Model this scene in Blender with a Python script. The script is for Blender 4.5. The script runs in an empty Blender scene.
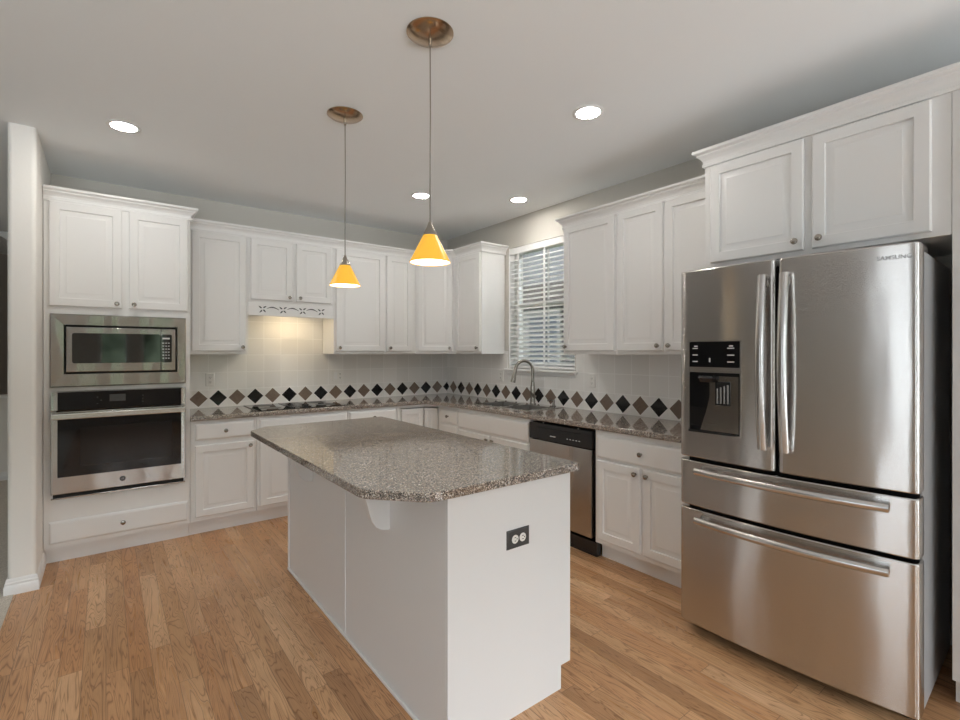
import bpy, bmesh, math, random
from mathutils import Vector, Matrix
random.seed(7)
S = bpy.context.scene
COL = S.collection
# ------------------------------------------------------------------ camera, world, exposure
FPX = 487.3
cam = bpy.data.cameras.new('camera')
cam.sensor_width = 36.0
cam.lens = FPX / 960 * 36.0
cam.shift_y = -8.0 / 960
cam.clip_start = 0.02
camo = bpy.data.objects.new('camera', cam)
COL.objects.link(camo)
camo.location = (0, 0, 1.41)
camo.rotation_euler = (math.radians(90), 0, -math.radians(37.506))
S.camera = camo

S.view_settings.view_transform = 'Standard'
S.view_settings.look = 'None'
S.view_settings.gamma = 1.0
S.view_settings.use_curve_mapping = False
S.view_settings.exposure = 0.72
S.cycles.max_bounces = 10
S.cycles.diffuse_bounces = 6
S.cycles.glossy_bounces = 5
S.cycles.transparent_max_bounces = 16
S.cycles.sample_clamp_indirect = 6.0
S.cycles.caustics_reflective = False
S.cycles.caustics_refractive = False

SKY = 8.2       # brightness of the overcast sky
GREEN = 1.1     # brightness of the sunlit trees
GROUND = 9.2    # bright patio outside
CAN = 78.0      # recessed lamps
BULB = 30.0     # pendant bulbs

w = bpy.data.worlds.new('world'); S.world = w; w.use_nodes = True
nt = w.node_tree; N = nt.nodes; L = nt.links
N.clear()
def nd(nodes, t, **k):
    n = nodes.new(t)
    for a, v in k.items(): setattr(n, a, v)
    return n
wo = nd(N, 'ShaderNodeOutputWorld'); bg = nd(N, 'ShaderNodeBackground'); L.new(bg.outputs[0], wo.inputs[0])
tc = nd(N, 'ShaderNodeTexCoord'); sx = nd(N, 'ShaderNodeSeparateXYZ'); L.new(tc.outputs['Generated'], sx.inputs[0])
no = nd(N, 'ShaderNodeTexNoise'); no.inputs['Scale'].default_value = 5; no.inputs['Detail'].default_value = 6; no.inputs['Roughness'].default_value = .7
L.new(tc.outputs['Generated'], no.inputs['Vector'])
no2 = nd(N, 'ShaderNodeTexNoise'); no2.inputs['Scale'].default_value = 22; no2.inputs['Detail'].default_value = 4
L.new(tc.outputs['Generated'], no2.inputs['Vector'])
gr = nd(N, 'ShaderNodeValToRGB'); L.new(no2.outputs['Fac'], gr.inputs[0])
gr.color_ramp.elements[0].position = .38; gr.color_ramp.elements[0].color = (.01*GREEN, .03*GREEN, .012*GREEN, 1)
gr.color_ramp.elements[1].position = .68; gr.color_ramp.elements[1].color = (.50*GREEN, .66*GREEN, .46*GREEN, 1)
def wm(op, a, b=None):
    m = nd(N, 'ShaderNodeMath', operation=op)
    for i, v in enumerate((a, b)):
        if v is None: continue
        if isinstance(v, (int, float)): m.inputs[i].default_value = v
        else: L.new(v, m.inputs[i])
    return m.outputs[0]
h = wm('ADD', sx.outputs['Z'], wm('MULTIPLY', wm('SUBTRACT', no.outputs['Fac'], .5), .35))
skyf = wm('GREATER_THAN', h, wm('ADD', .17, wm('MULTIPLY', wm('MINIMUM', wm('ADD', sx.outputs['X'], .3), 0.0), .5)))   # tree line lowered towards the patio door so the refrigerator reflects bright sky
mx = nd(N, 'ShaderNodeMix', data_type='RGBA'); L.new(skyf, mx.inputs[0]); L.new(gr.outputs[0], mx.inputs[6]); mx.inputs[7].default_value = (SKY*.91, SKY*.99, SKY*1.05, 1)
mx2 = nd(N, 'ShaderNodeMix', data_type='RGBA'); L.new(wm('LESS_THAN', sx.outputs['Z'], -.13), mx2.inputs[0]); L.new(mx.outputs[2], mx2.inputs[6]); mx2.inputs[7].default_value = (GROUND*.93, GROUND*.99, GROUND*1.04, 1)
L.new(mx2.outputs[2], bg.inputs[0])
# the sky is brightest to the south (behind the camera), dimmer over the neighbouring houses
L.new(wm('ADD', wm('MULTIPLY', wm('MAXIMUM', wm('MULTIPLY', sx.outputs['Y'], -1.0), 0.0), .72), .32), bg.inputs[1])

def portal(name, loc, rot, sx_, sy_):
    l = bpy.data.lights.new(name, 'AREA'); l.shape = 'RECTANGLE'; l.size = sx_; l.size_y = sy_
    l.cycles.is_portal = True
    o = bpy.data.objects.new(name, l); COL.objects.link(o); o.location = loc; o.rotation_euler = rot
R90 = math.pi/2
FW = [(-2.3, -.75), (-.12, .36), (.54, .98), (1.45, 3.1)]        # windows behind the camera (x ranges); the two wide ones added for light
FZ = (.12, 2.35); FZN = (.95, 2.35)           # the two narrow ones start higher
LW = (-.6, .3); LZ = (.02, 2.3)                      # patio door of the far left wall (y range)
KW = (2.85, 3.72); KZ = (1.245, 2.45)                 # kitchen window (y range, z range)
XR, YB, CZ = 3.225, 4.84, 2.743
XL, YF, YH = -4.8, -3.2, 9.2
for a, b in FW:
    z_ = FZN if b-a < .7 else FZ
    portal('front_portal', ((a+b)/2, YF-.16, sum(z_)/2), (R90, 0, 0), b-a, z_[1]-z_[0])
portal('patio_portal', (XL-.16, sum(LW)/2, sum(LZ)/2), (R90, 0, -R90), LW[1]-LW[0], LZ[1]-LZ[0])
portal('kitchen_portal', (XR+.17, sum(KW)/2, sum(KZ)/2), (R90, 0, R90), KW[1]-KW[0], KZ[1]-KZ[0])

# ------------------------------------------------------------------ materials
def mat(name, col=(.8,.8,.8), rough=.5, metal=0, spec=.5, emit=None, estr=0, aniso=0, arot=0, coat=0):
    m = bpy.data.materials.new(name); m.use_nodes = True
    b = m.node_tree.nodes['Principled BSDF']
    b.inputs['Base Color'].default_value = (*col, 1); b.inputs['Roughness'].default_value = rough
    b.inputs['Metallic'].default_value = metal; b.inputs['Specular IOR Level'].default_value = spec
    b.inputs['Coat Weight'].default_value = coat
    if emit: b.inputs['Emission Color'].default_value = (*emit, 1); b.inputs['Emission Strength'].default_value = estr
    if aniso:
        b.inputs['Anisotropic'].default_value = aniso; b.inputs['Anisotropic Rotation'].default_value = arot
        t = m.node_tree.nodes.new('ShaderNodeTangent'); t.direction_type = 'RADIAL'; t.axis = 'Z'
        m.node_tree.links.new(t.outputs[0], b.inputs['Tangent'])
    return m
class NT:
    """tiny node-graph helper"""
    def __init__(s, m):
        s.m = m; s.n = m.node_tree.nodes; s.l = m.node_tree.links; s.b = s.n['Principled BSDF']
        s.pos = s.n.new('ShaderNodeNewGeometry').outputs['Position']
    def math(s, op, a, b=0.0, c=None):
        k = s.n.new('ShaderNodeMath'); k.operation = op
        for i, v in enumerate((a, b, c)):
            if v is None: continue
            if isinstance(v, (int, float)): k.inputs[i].default_value = v
            else: s.l.new(v, k.inputs[i])
        return k.outputs[0]
    def sep(s, v):
        k = s.n.new('ShaderNodeSeparateXYZ'); s.l.new(v, k.inputs[0]); return k.outputs
    def comb(s, x, y, z):
        k = s.n.new('ShaderNodeCombineXYZ')
        for i, v in enumerate((x, y, z)):
            if isinstance(v, (int, float)): k.inputs[i].default_value = v
            else: s.l.new(v, k.inputs[i])
        return k.outputs[0]
    def noise(s, v, scale, detail=2, rough=.5, dist=0):
        k = s.n.new('ShaderNodeTexNoise'); s.l.new(v, k.inputs['Vector'])
        k.inputs['Scale'].default_value = scale; k.inputs['Detail'].default_value = detail
        k.inputs['Roughness'].default_value = rough; k.inputs['Distortion'].default_value = dist
        return k.outputs['Fac']
    def white(s, v):
        k = s.n.new('ShaderNodeTexWhiteNoise'); s.l.new(v, k.inputs['Vector']); return k.outputs['Value']
    def ramp(s, f, stops, interp='LINEAR'):
        k = s.n.new('ShaderNodeValToRGB'); s.l.new(f, k.inputs[0]); cr = k.color_ramp; cr.interpolation = interp
        while len(cr.elements) < len(stops): cr.elements.new(.5)
        for e, (p, c) in zip(cr.elements, stops): e.position = p; e.color = (*c, 1)
        return k.outputs[0]
    def mix(s, f, a, b, mode='MIX'):
        k = s.n.new('ShaderNodeMix'); k.data_type = 'RGBA'; k.blend_type = mode
        for i, v in ((0, f), (6, a), (7, b)):
            if isinstance(v, (int, float)): k.inputs[i].default_value = v
            elif isinstance(v, tuple): k.inputs[i].default_value = (*v, 1)
            else: s.l.new(v, k.inputs[i])
        return k.outputs[2]
    def bump(s, hgt, strength=.3, dist=.001):
        k = s.n.new('ShaderNodeBump'); k.inputs['Strength'].default_value = strength; k.inputs['Distance'].default_value = dist
        s.l.new(hgt, k.inputs['Height']); s.l.new(k.outputs[0], s.b.inputs['Normal'])
    def color(s, c): s.l.new(c, s.b.inputs['Base Color'])
    def rough(s, c): s.l.new(c, s.b.inputs['Roughness'])

M = {}
def brushed(m, amp, wob=0.0):
    '''horizontal brushing: fine grooves tilt the normal up and down'''
    t = NT(m); n = t.n; p = t.sep(t.pos)
    g = n.new('ShaderNodeNewGeometry')
    v = t.comb(t.math('MULTIPLY', p[0], 9.0), t.math('MULTIPLY', p[1], 9.0), t.math('MULTIPLY', p[2], 5000.0))
    a = t.math('ADD', t.white(v), t.white(t.comb(p[2], p[1], 4.0)))
    tilt = t.math('MULTIPLY', t.math('SUBTRACT', a, 1.0), amp)
    w1 = t.math('MULTIPLY', t.math('SUBTRACT', t.noise(t.comb(t.math('MULTIPLY', p[0], 7.0), t.math('MULTIPLY', p[1], 7.0), t.math('MULTIPLY', p[2], 1.3)), 1.0, 2), .5), wob)
    ad = n.new('ShaderNodeVectorMath'); ad.operation = 'ADD'; t.l.new(g.outputs['Normal'], ad.inputs[0])
    cr = n.new('ShaderNodeVectorMath'); cr.operation = 'CROSS_PRODUCT'; t.l.new(g.outputs['Normal'], cr.inputs[0]); cr.inputs[1].default_value = (0, 0, 1)
    sc = n.new('ShaderNodeVectorMath'); sc.operation = 'SCALE'; t.l.new(cr.outputs[0], sc.inputs[0]); t.l.new(w1, sc.inputs['Scale'])
    ad2 = n.new('ShaderNodeVectorMath'); ad2.operation = 'ADD'; t.l.new(sc.outputs[0], ad2.inputs[0]); t.l.new(t.comb(0.0, 0.0, tilt), ad2.inputs[1])
    t.l.new(ad2.outputs[0], ad.inputs[1])
    no = n.new('ShaderNodeVectorMath'); no.operation = 'NORMALIZE'; t.l.new(ad.outputs[0], no.inputs[0])
    t.l.new(no.outputs[0], t.b.inputs['Normal'])
M['cab'] = mat('white_cabinet_paint', (.80, .797, .785), .34)
M['wall'] = mat('greige_wall_paint', (.58, .555, .505), .75)
t = NT(M['wall']); t.bump(t.noise(t.pos, 90, 3), .12, .002)
M['stub'] = mat('pale_wall_paint', (.86, .84, .80), .7)
t = NT(M['stub']); t.bump(t.noise(t.pos, 90, 3), .15, .002)
M['ceil'] = mat('ceiling_paint', (.88, .90, .905), .85)
t = NT(M['ceil']); t.bump(t.noise(t.pos, 60, 3), .12, .002)
M['trim'] = mat('white_trim_paint', (.84, .84, .83), .35)
M['hall'] = mat('taupe_wall_paint', (.32, .285, .25), .8)
M['carpet'] = mat('beige_carpet', (.6, .55, .48), 1.0, spec=.1)
t = NT(M['carpet']); f = t.noise(t.pos, 170, 3); t.color(t.ramp(f, [(.3, (.50,.455,.39)), (.7, (.80,.74,.66))])); t.bump(f, .8, .006)
M['isl'] = mat('island_panel_paint', (.77, .77, .765), .42)
M['steel'] = mat('brushed_stainless', (.58, .565, .55), .13, 1)
M['steel2'] = mat('satin_stainless', (.46, .445, .425), .075, 1)
brushed(M['steel'], .36, .12); brushed(M['steel2'], .16, .16)
M['bowlsteel'] = mat('sink_bowl_steel', (.30, .285, .265), .32, 1)
M['handle'] = mat('polished_handle_steel', (.60, .585, .57), .27, 1)
M['nickel'] = mat('brushed_nickel', (.36, .335, .30), .26, 1)
M['bronze'] = mat('nickel_canopy', (.50, .37, .26), .2, 1)
M['black'] = mat('black_plastic', (.012, .012, .013), .25)
M['glossblack'] = mat('black_glass', (.008, .008, .009), .04, spec=.4)
M['doorglass'] = mat('reflective_black_glass', (.007, .008, .008), .04, spec=1.0)
M['ovenglass'] = mat('smoky_oven_glass', (.022, .022, .023), .05, spec=.3)
M['fridgeside'] = mat('dark_grey_steel_side', (.42, .42, .425), .4, .3)
M['dark'] = mat('dark_gap', (.008, .008, .008), .7)
M['greyplate'] = mat('grey_plate', (.055, .055, .055), .45)
M['white'] = mat('white_plastic', (.82, .81, .78), .35)
M['ink'] = mat('light_print', (.62, .62, .62), .5)
M['silverprint'] = mat('silver_lettering', (.42, .42, .42), .4, 1)
M['scroll'] = mat('scroll_shadow_grey', (.09, .095, .10), .8)
M['outgrass'] = mat('lawn', (.12, .17, .06), .95)
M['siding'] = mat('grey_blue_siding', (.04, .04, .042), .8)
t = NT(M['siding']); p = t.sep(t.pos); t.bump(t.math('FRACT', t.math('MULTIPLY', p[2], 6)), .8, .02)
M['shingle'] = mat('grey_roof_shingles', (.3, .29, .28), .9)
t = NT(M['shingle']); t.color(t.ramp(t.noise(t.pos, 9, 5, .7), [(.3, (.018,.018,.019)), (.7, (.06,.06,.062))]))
M['housetrim'] = mat('pale_house_trim', (.14, .14, .135), .6)
M['fascia'] = mat('brown_fascia', (.035, .025, .02), .7)
M['outglass'] = mat('house_window_glass', (.02, .03, .045), .08, spec=.2)

# floor: oak strips along y
M['floor'] = mat('oak_strip_floor', (.4, .25, .13), .34)
t = NT(M['floor']); p = t.sep(t.pos)
PW = .083
xi = t.math('FLOOR', t.math('DIVIDE', p[0], PW))
off = t.math('MULTIPLY', t.white(t.comb(xi, 3.0, 0.0)), 5.0)
yy = t.math('DIVIDE', t.math('ADD', p[1], off), .95)
yi = t.math('FLOOR', yy)
idv = t.comb(xi, yi, 1.0)
r1 = t.white(idv); r2 = t.white(t.comb(yi, xi, 7.0))
base = t.ramp(r1, [(0, (.45,.25,.125)), (.25, (.60,.355,.187)), (.55, (.67,.41,.225)), (.8, (.57,.305,.148)), (1, (.73,.475,.28))])
gv = t.comb(t.math('ADD', t.math('MULTIPLY', p[0], 1.0), t.math('MULTIPLY', r2, 40.0)), t.math('MULTIPLY', p[1], .085), t.math('MULTIPLY', r1, 30.0))
n1 = t.noise(gv, 20, 1.6, .5, .9)
rings = t.math('ABSOLUTE', t.math('SINE', t.math('MULTIPLY', n1, 44.0)))
g1 = t.ramp(rings, [(.0, (.50,.41,.33)), (.22, (.76,.69,.62)), (.5, (1.0,.97,.94)), (.8, (1.06,1.05,1.03))])
c = t.mix(.9, base, g1, 'MULTIPLY')
fine = t.noise(t.comb(p[0], t.math('MULTIPLY', p[1], .03), r1), 420, 3, .6)
c = t.mix(.35, c, t.ramp(fine, [(.3, (.62,.56,.5)), (.7, (1.1,1.08,1.05))]), 'MULTIPLY')
blot = t.noise(t.comb(p[0], t.math('MULTIPLY', p[1], .5), r2), 7, 3)
c = t.mix(.4, c, t.ramp(blot, [(.3, (.74,.68,.64)), (.65, (1.08,1.06,1.03))]), 'MULTIPLY')
fx = t.math('FRACT', t.math('DIVIDE', p[0], PW)); fy = t.math('FRACT', yy)
ex = t.math('MINIMUM', fx, t.math('SUBTRACT', 1.0, fx)); ey = t.math('MULTIPLY', t.math('MINIMUM', fy, t.math('SUBTRACT', 1.0, fy)), 11.0)
seam = t.math('LESS_THAN', t.math('MINIMUM', ex, ey), .013)
c = t.mix(t.math('MULTIPLY', seam, .6), c, (.10, .05, .025)); t.color(c)
t.rough(t.ramp(n1, [(.3, (.26,)*3), (.7, (.40,)*3)]))
t.bump(t.math('MULTIPLY', rings, .3), .06, .001)

# granite
def granite(name, stops, rough=.07):
    m = mat(name, (.2,.17,.15), rough, spec=.75)
    m.node_tree.nodes['Principled BSDF'].inputs['IOR'].default_value = 1.8
    t = NT(m)
    v = t.n.new('ShaderNodeTexVoronoi'); v.inputs['Scale'].default_value = 290; t.l.new(t.pos, v.inputs['Vector'])
    cs = t.n.new('ShaderNodeSeparateColor'); t.l.new(v.outputs['Color'], cs.inputs[0])
    f = t.math('ADD', t.math('MULTIPLY', cs.outputs[0], .8), t.math('MULTIPLY', t.noise(t.pos, 45, 3), .25))
    t.color(t.ramp(f, stops, 'CONSTANT'))
    return m
M['granite'] = granite('speckled_brown_granite', [(0, (.012,.012,.013)), (.25, (.06,.051,.045)), (.41, (.18,.145,.12)), (.56, (.34,.275,.225)), (.75, (.56,.485,.415)), (.90, (.85,.82,.78))])

# tile backsplash with a band of diamonds; axis: 0 = runs along x, 1 = runs along y
def tile(name, axis, u0, sgn, P=.1525):
    m = mat(name, (.66,.64,.59), .12)
    t = NT(m); p = t.sep(t.pos)
    HD, VC = .0722*P/.1525, 1.003
    u = t.math('DIVIDE', t.math('MULTIPLY', t.math('SUBTRACT', p[axis], u0), sgn), P)      # brown diamonds at even u
    k = t.math('ROUND', u)
    du = t.math('MULTIPLY', t.math('ABSOLUTE', t.math('SUBTRACT', u, k)), P)
    dv = t.math('ABSOLUTE', t.math('SUBTRACT', p[2], VC))
    dd = t.math('ADD', du, dv)
    dia = t.math('LESS_THAN', dd, HD - .002)
    edge = t.math('LESS_THAN', t.math('ABSOLUTE', t.math('SUBTRACT', dd, HD)), .0022)
    band = t.math('LESS_THAN', dv, HD + .003)
    odd = t.math('ABSOLUTE', t.math('MODULO', k, 2.0))
    brown = t.mix(t.noise(t.pos, 60, 3), (.15,.105,.08), (.25,.19,.15))
    dc = t.mix(odd, brown, (.010,.010,.011))
    cid = t.comb(t.math('FLOOR', t.math('ADD', u, .5)), t.math('FLOOR', t.math('DIVIDE', t.math('SUBTRACT', p[2], 1.079), P)), 2.0)
    wt = t.mix(t.white(cid), (.82,.81,.785), (.88,.87,.845))
    fu = t.math('FRACT', t.math('ADD', u, .5)); eu = t.math('MINIMUM', fu, t.math('SUBTRACT', 1.0, fu))
    fv = t.math('FRACT', t.math('DIVIDE', t.math('SUBTRACT', p[2], 1.079), P)); ev = t.math('MINIMUM', fv, t.math('SUBTRACT', 1.0, fv))
    gl = t.math('LESS_THAN', t.math('MINIMUM', eu, ev), .018)
    gl = t.math('MULTIPLY', gl, t.math('GREATER_THAN', p[2], 1.07))
    g = t.math('MAXIMUM', gl, t.math('MULTIPLY', edge, band))
    c = t.mix(t.math('MULTIPLY', dia, band), wt, dc)
    c = t.mix(t.math('MULTIPLY', g, .8), c, (.97,.965,.95)); t.color(c)
    t.bump(t.math('SUBTRACT', 1.0, g), .35, .0015)
    return m
M['tileb'] = tile('wall_tile_back', 0, .635, 1)
M['tiler'] = tile('wall_tile_right', 1, 2.819, -1, .1567)

def transparent(name, tint=(1,1,1), fac=.9):
    m = bpy.data.materials.new(name); m.use_nodes = True; n = m.node_tree.nodes; l = m.node_tree.links; n.clear()
    o = n.new('ShaderNodeOutputMaterial'); mx = n.new('ShaderNodeMixShader'); tr = n.new('ShaderNodeBsdfTransparent'); g = n.new('ShaderNodeBsdfGlossy')
    tr.inputs[0].default_value = (*tint, 1); g.inputs['Roughness'].default_value = .02
    lw = n.new('ShaderNodeLayerWeight'); lw.inputs[0].default_value = .25
    l.new(lw.outputs['Fresnel'], mx.inputs[0]); l.new(tr.outputs[0], mx.inputs[1]); l.new(g.outputs[0], mx.inputs[2]); l.new(mx.outputs[0], o.inputs[0])
    return m
M['glass'] = transparent('window_glass')
def emitter(name, col, s):
    return mat(name, (.9,.9,.9), .5, emit=col, estr=s)
M['can'] = emitter('lit_lamp_lens', (1, .96, .90), CAN)
M['bulb'] = emitter('lit_bulb', (1, .86, .6), BULB)
M['hoodlens'] = emitter('lit_hood_lens', (1, .78, .48), 10)
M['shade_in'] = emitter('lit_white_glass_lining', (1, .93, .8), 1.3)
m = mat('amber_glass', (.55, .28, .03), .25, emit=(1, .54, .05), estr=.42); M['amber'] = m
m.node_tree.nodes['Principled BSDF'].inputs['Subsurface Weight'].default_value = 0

# ------------------------------------------------------------------ mesh helpers
Z = Vector((0, 0, 1))
class Fr:
    """face frame: u along a cabinet run, d out of the face into the room, z up"""
    def __init__(s, o, U, Nn): s.o = Vector((*o, 0)); s.U = Vector((*U, 0)).normalized(); s.N = Vector((*Nn, 0)).normalized()
    def p(s, u, d, z): return s.o + s.U*u + s.N*d + Z*z
W = Fr((0, 0), (1, 0), (0, 1))                       # world: u = x, d = y

class MB:
    def __init__(s): s.bm = bmesh.new()
    def merge(s, b):
        me = bpy.data.meshes.new('t'); b.to_mesh(me); s.bm.from_mesh(me); bpy.data.meshes.remove(me); b.free(); return s
    def box(s, fr, u0, u1, d0, d1, z0, z1, bev=0, seg=2):
        b = bmesh.new()
        vs = [b.verts.new(fr.p(u, d, z)) for u in (u0, u1) for d in (d0, d1) for z in (z0, z1)]
        for f in ((0,1,3,2), (4,6,7,5), (0,4,5,1), (2,3,7,6), (0,2,6,4), (1,5,7,3)): b.faces.new([vs[i] for i in f])
        bmesh.ops.recalc_face_normals(b, faces=b.faces[:])
        if bev: bmesh.ops.bevel(b, geom=b.edges[:], offset=bev, segments=seg, affect='EDGES', profile=.5)
        return s.merge(b)
    def loops(s, loops, cap0=True, cap1=True, closed=False):
        b = bmesh.new(); vl = [[b.verts.new(p) for p in lp] for lp in loops]; n = len(vl[0])
        rng = range(len(vl)) if closed else range(len(vl)-1)
        for i in rng:
            A, B = vl[i], vl[(i+1) % len(vl)]
            for j in range(n): b.faces.new((A[j], A[(j+1) % n], B[(j+1) % n], B[j]))
        if not closed:
            if cap0: b.faces.new(vl[0])
            if cap1: b.faces.new(vl[-1])
        bmesh.ops.recalc_face_normals(b, faces=b.faces[:])
        return s.merge(b)
    def panel(s, fr, u0, u1, z0, z1, prof):
        """concentric rectangles: prof = [(inset, d)...]"""
        return s.loops([[fr.p(u0+i, d, z0+i), fr.p(u1-i, d, z0+i), fr.p(u1-i, d, z1-i), fr.p(u0+i, d, z1-i)] for i, d in prof])
    def grid(s, fr, us, ws, mask, a0, a1, plane='uz', bev=0, bevsel=None, seg=3):
        """a slab on a grid with holes; plane 'uz' (a = d) or 'ud' (a = z)"""
        b = bmesh.new(); vc = {}
        def V(i, j, k):
            if (i, j, k) not in vc:
                a = (a0, a1)[k]
                vc[i, j, k] = b.verts.new(fr.p(us[i], a, ws[j]) if plane == 'uz' else fr.p(us[i], ws[j], a))
            return vc[i, j, k]
        on = lambda i, j: 0 <= i < len(us)-1 and 0 <= j < len(ws)-1 and mask(i, j)
        for i in range(len(us)-1):
            for j in range(len(ws)-1):
                if not on(i, j): continue
                for k in (0, 1): b.faces.new((V(i,j,k), V(i+1,j,k), V(i+1,j+1,k), V(i,j+1,k)))
                for (di, dj, a, c) in ((-1,0,(i,j),(i,j+1)), (1,0,(i+1,j),(i+1,j+1)), (0,-1,(i,j),(i+1,j)), (0,1,(i,j+1),(i+1,j+1))):
                    if not on(i+di, j+dj): b.faces.new((V(*a,0), V(*c,0), V(*c,1), V(*a,1)))
        bmesh.ops.recalc_face_normals(b, faces=b.faces[:])
        if bev and bevsel:
            es = [e for e in b.edges if bevsel(e)]
            bmesh.ops.bevel(b, geom=es, offset=bev, segments=seg, affect='EDGES', profile=.5)
        return s.merge(b)
    def lathe(s, c, ax, prof, n=24):
        """prof = [(radius, along axis)...]"""
        ax = Vector(ax).normalized(); a = ax.orthogonal().normalized(); b_ = ax.cross(a); c = Vector(c)
        return s.loops([[c + ax*h + (a*math.cos(2*math.pi*k/n) + b_*math.sin(2*math.pi*k/n))*max(r, 1e-4) for k in range(n)] for r, h in prof])
    def tube(s, pts, r, n=12, flat=1.0, ref=None, caps=True):
        """swept round or flattened bar; r may be a list"""
        pts = [Vector(p) for p in pts]; lp = []
        up = Vector(ref) if ref else None
        for i, p in enumerate(pts):
            tg = (pts[min(i+1, len(pts)-1)] - pts[max(i-1, 0)]).normalized()
            a = (up - tg*up.dot(tg)).normalized() if up else tg.orthogonal().normalized()
            if not ref: up = a
            b_ = tg.cross(a); rr = r[i] if isinstance(r, (list, tuple)) else r
            lp.append([p + a*math.cos(2*math.pi*k/n)*rr + b_*math.sin(2*math.pi*k/n)*rr*flat for k in range(n)])
        return s.loops(lp, caps, caps)
    def sweep(s, path, prof, side=1):
        """moulding: path of 2-D points, prof = [(out, z)...], mitred corners"""
        P2 = [Vector(p) for p in path]; lp = []
        for i, p in enumerate(P2):
            ns = []
            for a, b_ in ((i-1, i), (i, i+1)):
                if a < 0 or b_ >= len(P2): continue
                d = (P2[b_]-P2[a]).normalized(); ns.append(Vector((d.y, -d.x))*side)
            m = sum(ns, Vector((0, 0))); m = m/len(ns); m = m/m.length_squared
            lp.append([Vector((p.x+m.x*o, p.y+m.y*o, z)) for o, z in prof])
        return s.loops(lp)
    def prism(s, pts, vec, bev=0):
        b = bmesh.new(); vs = [b.verts.new(Vector(p)) for p in pts]; f = b.faces.new(vs)
        r = bmesh.ops.extrude_face_region(b, geom=[f]); bmesh.ops.translate(b, verts=[v for v in r['geom'] if isinstance(v, bmesh.types.BMVert)], vec=Vector(vec))
        bmesh.ops.recalc_face_normals(b, faces=b.faces[:])
        if bev: bmesh.ops.bevel(b, geom=b.edges[:], offset=bev, segments=2, affect='EDGES', profile=.5)
        return s.merge(b)

def root_loc(o):
    while o.parent: o = o.parent
    return o.location.copy()
def obj(name, mb, m, parent=None, smooth=True, loc=None, label=None, flat_big=True):
    """link the shape as ONE mesh object; shapes are given in world coordinates"""
    me = bpy.data.meshes.new(name); bm = mb.bm
    org = root_loc(parent) if parent else Vector(loc or (0, 0, 0))
    bmesh.ops.translate(bm, verts=bm.verts[:], vec=-org)
    if smooth:
        for f in bm.faces: f.smooth = True
        for e in bm.edges:
            lf = e.link_faces
            if len(lf) == 2:
                an = e.calc_face_angle(0); ar = sorted((max(lf[0].calc_area(), 1e-12), max(lf[1].calc_area(), 1e-12)))
                e.smooth = an < math.radians(32) and not (an > .05 and ar[1]/ar[0] > 8 and len(lf[0].verts)+len(lf[1].verts) > 0 and flat_big)
    bm.to_mesh(me); bm.free()
    me.materials.append(M[m] if isinstance(m, str) else m)
    o = bpy.data.objects.new(name, me); COL.objects.link(o)
    if parent: o.parent = parent
    else: o.location = org
    if label: o['label'] = label
    return o
def tag(o, label, cat, group=None):
    o['label'] = label; o['category'] = cat
    if group: o['group'] = group
    return o
def thing(name, label, cat, loc, group=None):
    o = bpy.data.objects.new(name, None); COL.objects.link(o); o.location = loc; o.empty_display_size = .1
    return tag(o, label, cat, group)
def struct(name, mb, m, smooth=False):
    o = obj(name, mb, m, smooth=smooth); o['kind'] = 'structure'; return o
def text_mb(txt, fr_p, ux, uz, size, depth=.0006, bold=0, spacing=1.0):
    """lettering as a mesh: lower-left corner fr_p, reading direction ux, up uz"""
    cu = bpy.data.curves.new('t', 'FONT'); cu.body = txt; cu.size = size; cu.extrude = depth; cu.offset = bold; cu.space_character = spacing
    o = bpy.data.objects.new('t', cu); COL.objects.link(o)
    dg = bpy.context.evaluated_depsgraph_get(); me = bpy.data.meshes.new_from_object(o.evaluated_get(dg))
    mb = MB(); mb.bm.from_mesh(me)
    ux = Vector(ux).normalized(); uz = Vector(uz).normalized(); n = ux.cross(uz)
    for v in mb.bm.verts: v.co = Vector(fr_p) + ux*v.co.x + uz*v.co.y + n*v.co.z
    bpy.data.objects.remove(o); bpy.data.curves.remove(cu); bpy.data.meshes.remove(me)
    return mb

# ------------------------------------------------------------------ room shell
FX = -.425                                            # oak / carpet line
struct('floor', MB().box(W, FX, XR+.1, YF-.12, YB+.1, -.06, 0), 'floor')
struct('floor_carpet', MB().box(W, XL-.12, FX, YF-.12, YH+.12, -.06, .004), 'carpet')
struct('ceiling', MB().box(W, XL-.12, XR+.12, YF-.12, YH+.12, CZ, CZ+.1), 'ceil')
struct('wall_back', MB().box(W, -.45, XR+.14, YB, YB+.12, 0, CZ), 'wall')
mk = MB().grid(Fr((XR, 0), (0, 1), (1, 0)), [YF-.12, KW[0], KW[1], YB], [0, KZ[0], KZ[1], CZ], lambda i, j: not (i == 1 and j == 1), 0, .14)
struct('wall_right', mk, 'wall')
us = [XL-.12] + [v for ab in FW for v in ab] + [XR+.14]
struct('wall_front', MB().grid(Fr((0, YF), (1, 0), (0, -1)), us, [0, FZ[0], FZN[0], FZ[1], CZ], lambda i, j: not (i % 2 == 1 and (j == 2 or (j == 1 and i in (1, 7)))), 0, .12), 'wall')
struct('wall_far', MB().grid(Fr((XL, 0), (0, 1), (-1, 0)), [YF, *LW, YH+.12], [0, LZ[0], LZ[1], CZ], lambda i, j: not (i == 1 and j == 1), 0, .12), 'hall')
struct('wall_hall', MB().box(W, XL, -.3, YH, YH+.12, 0, CZ), 'hall')
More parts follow.
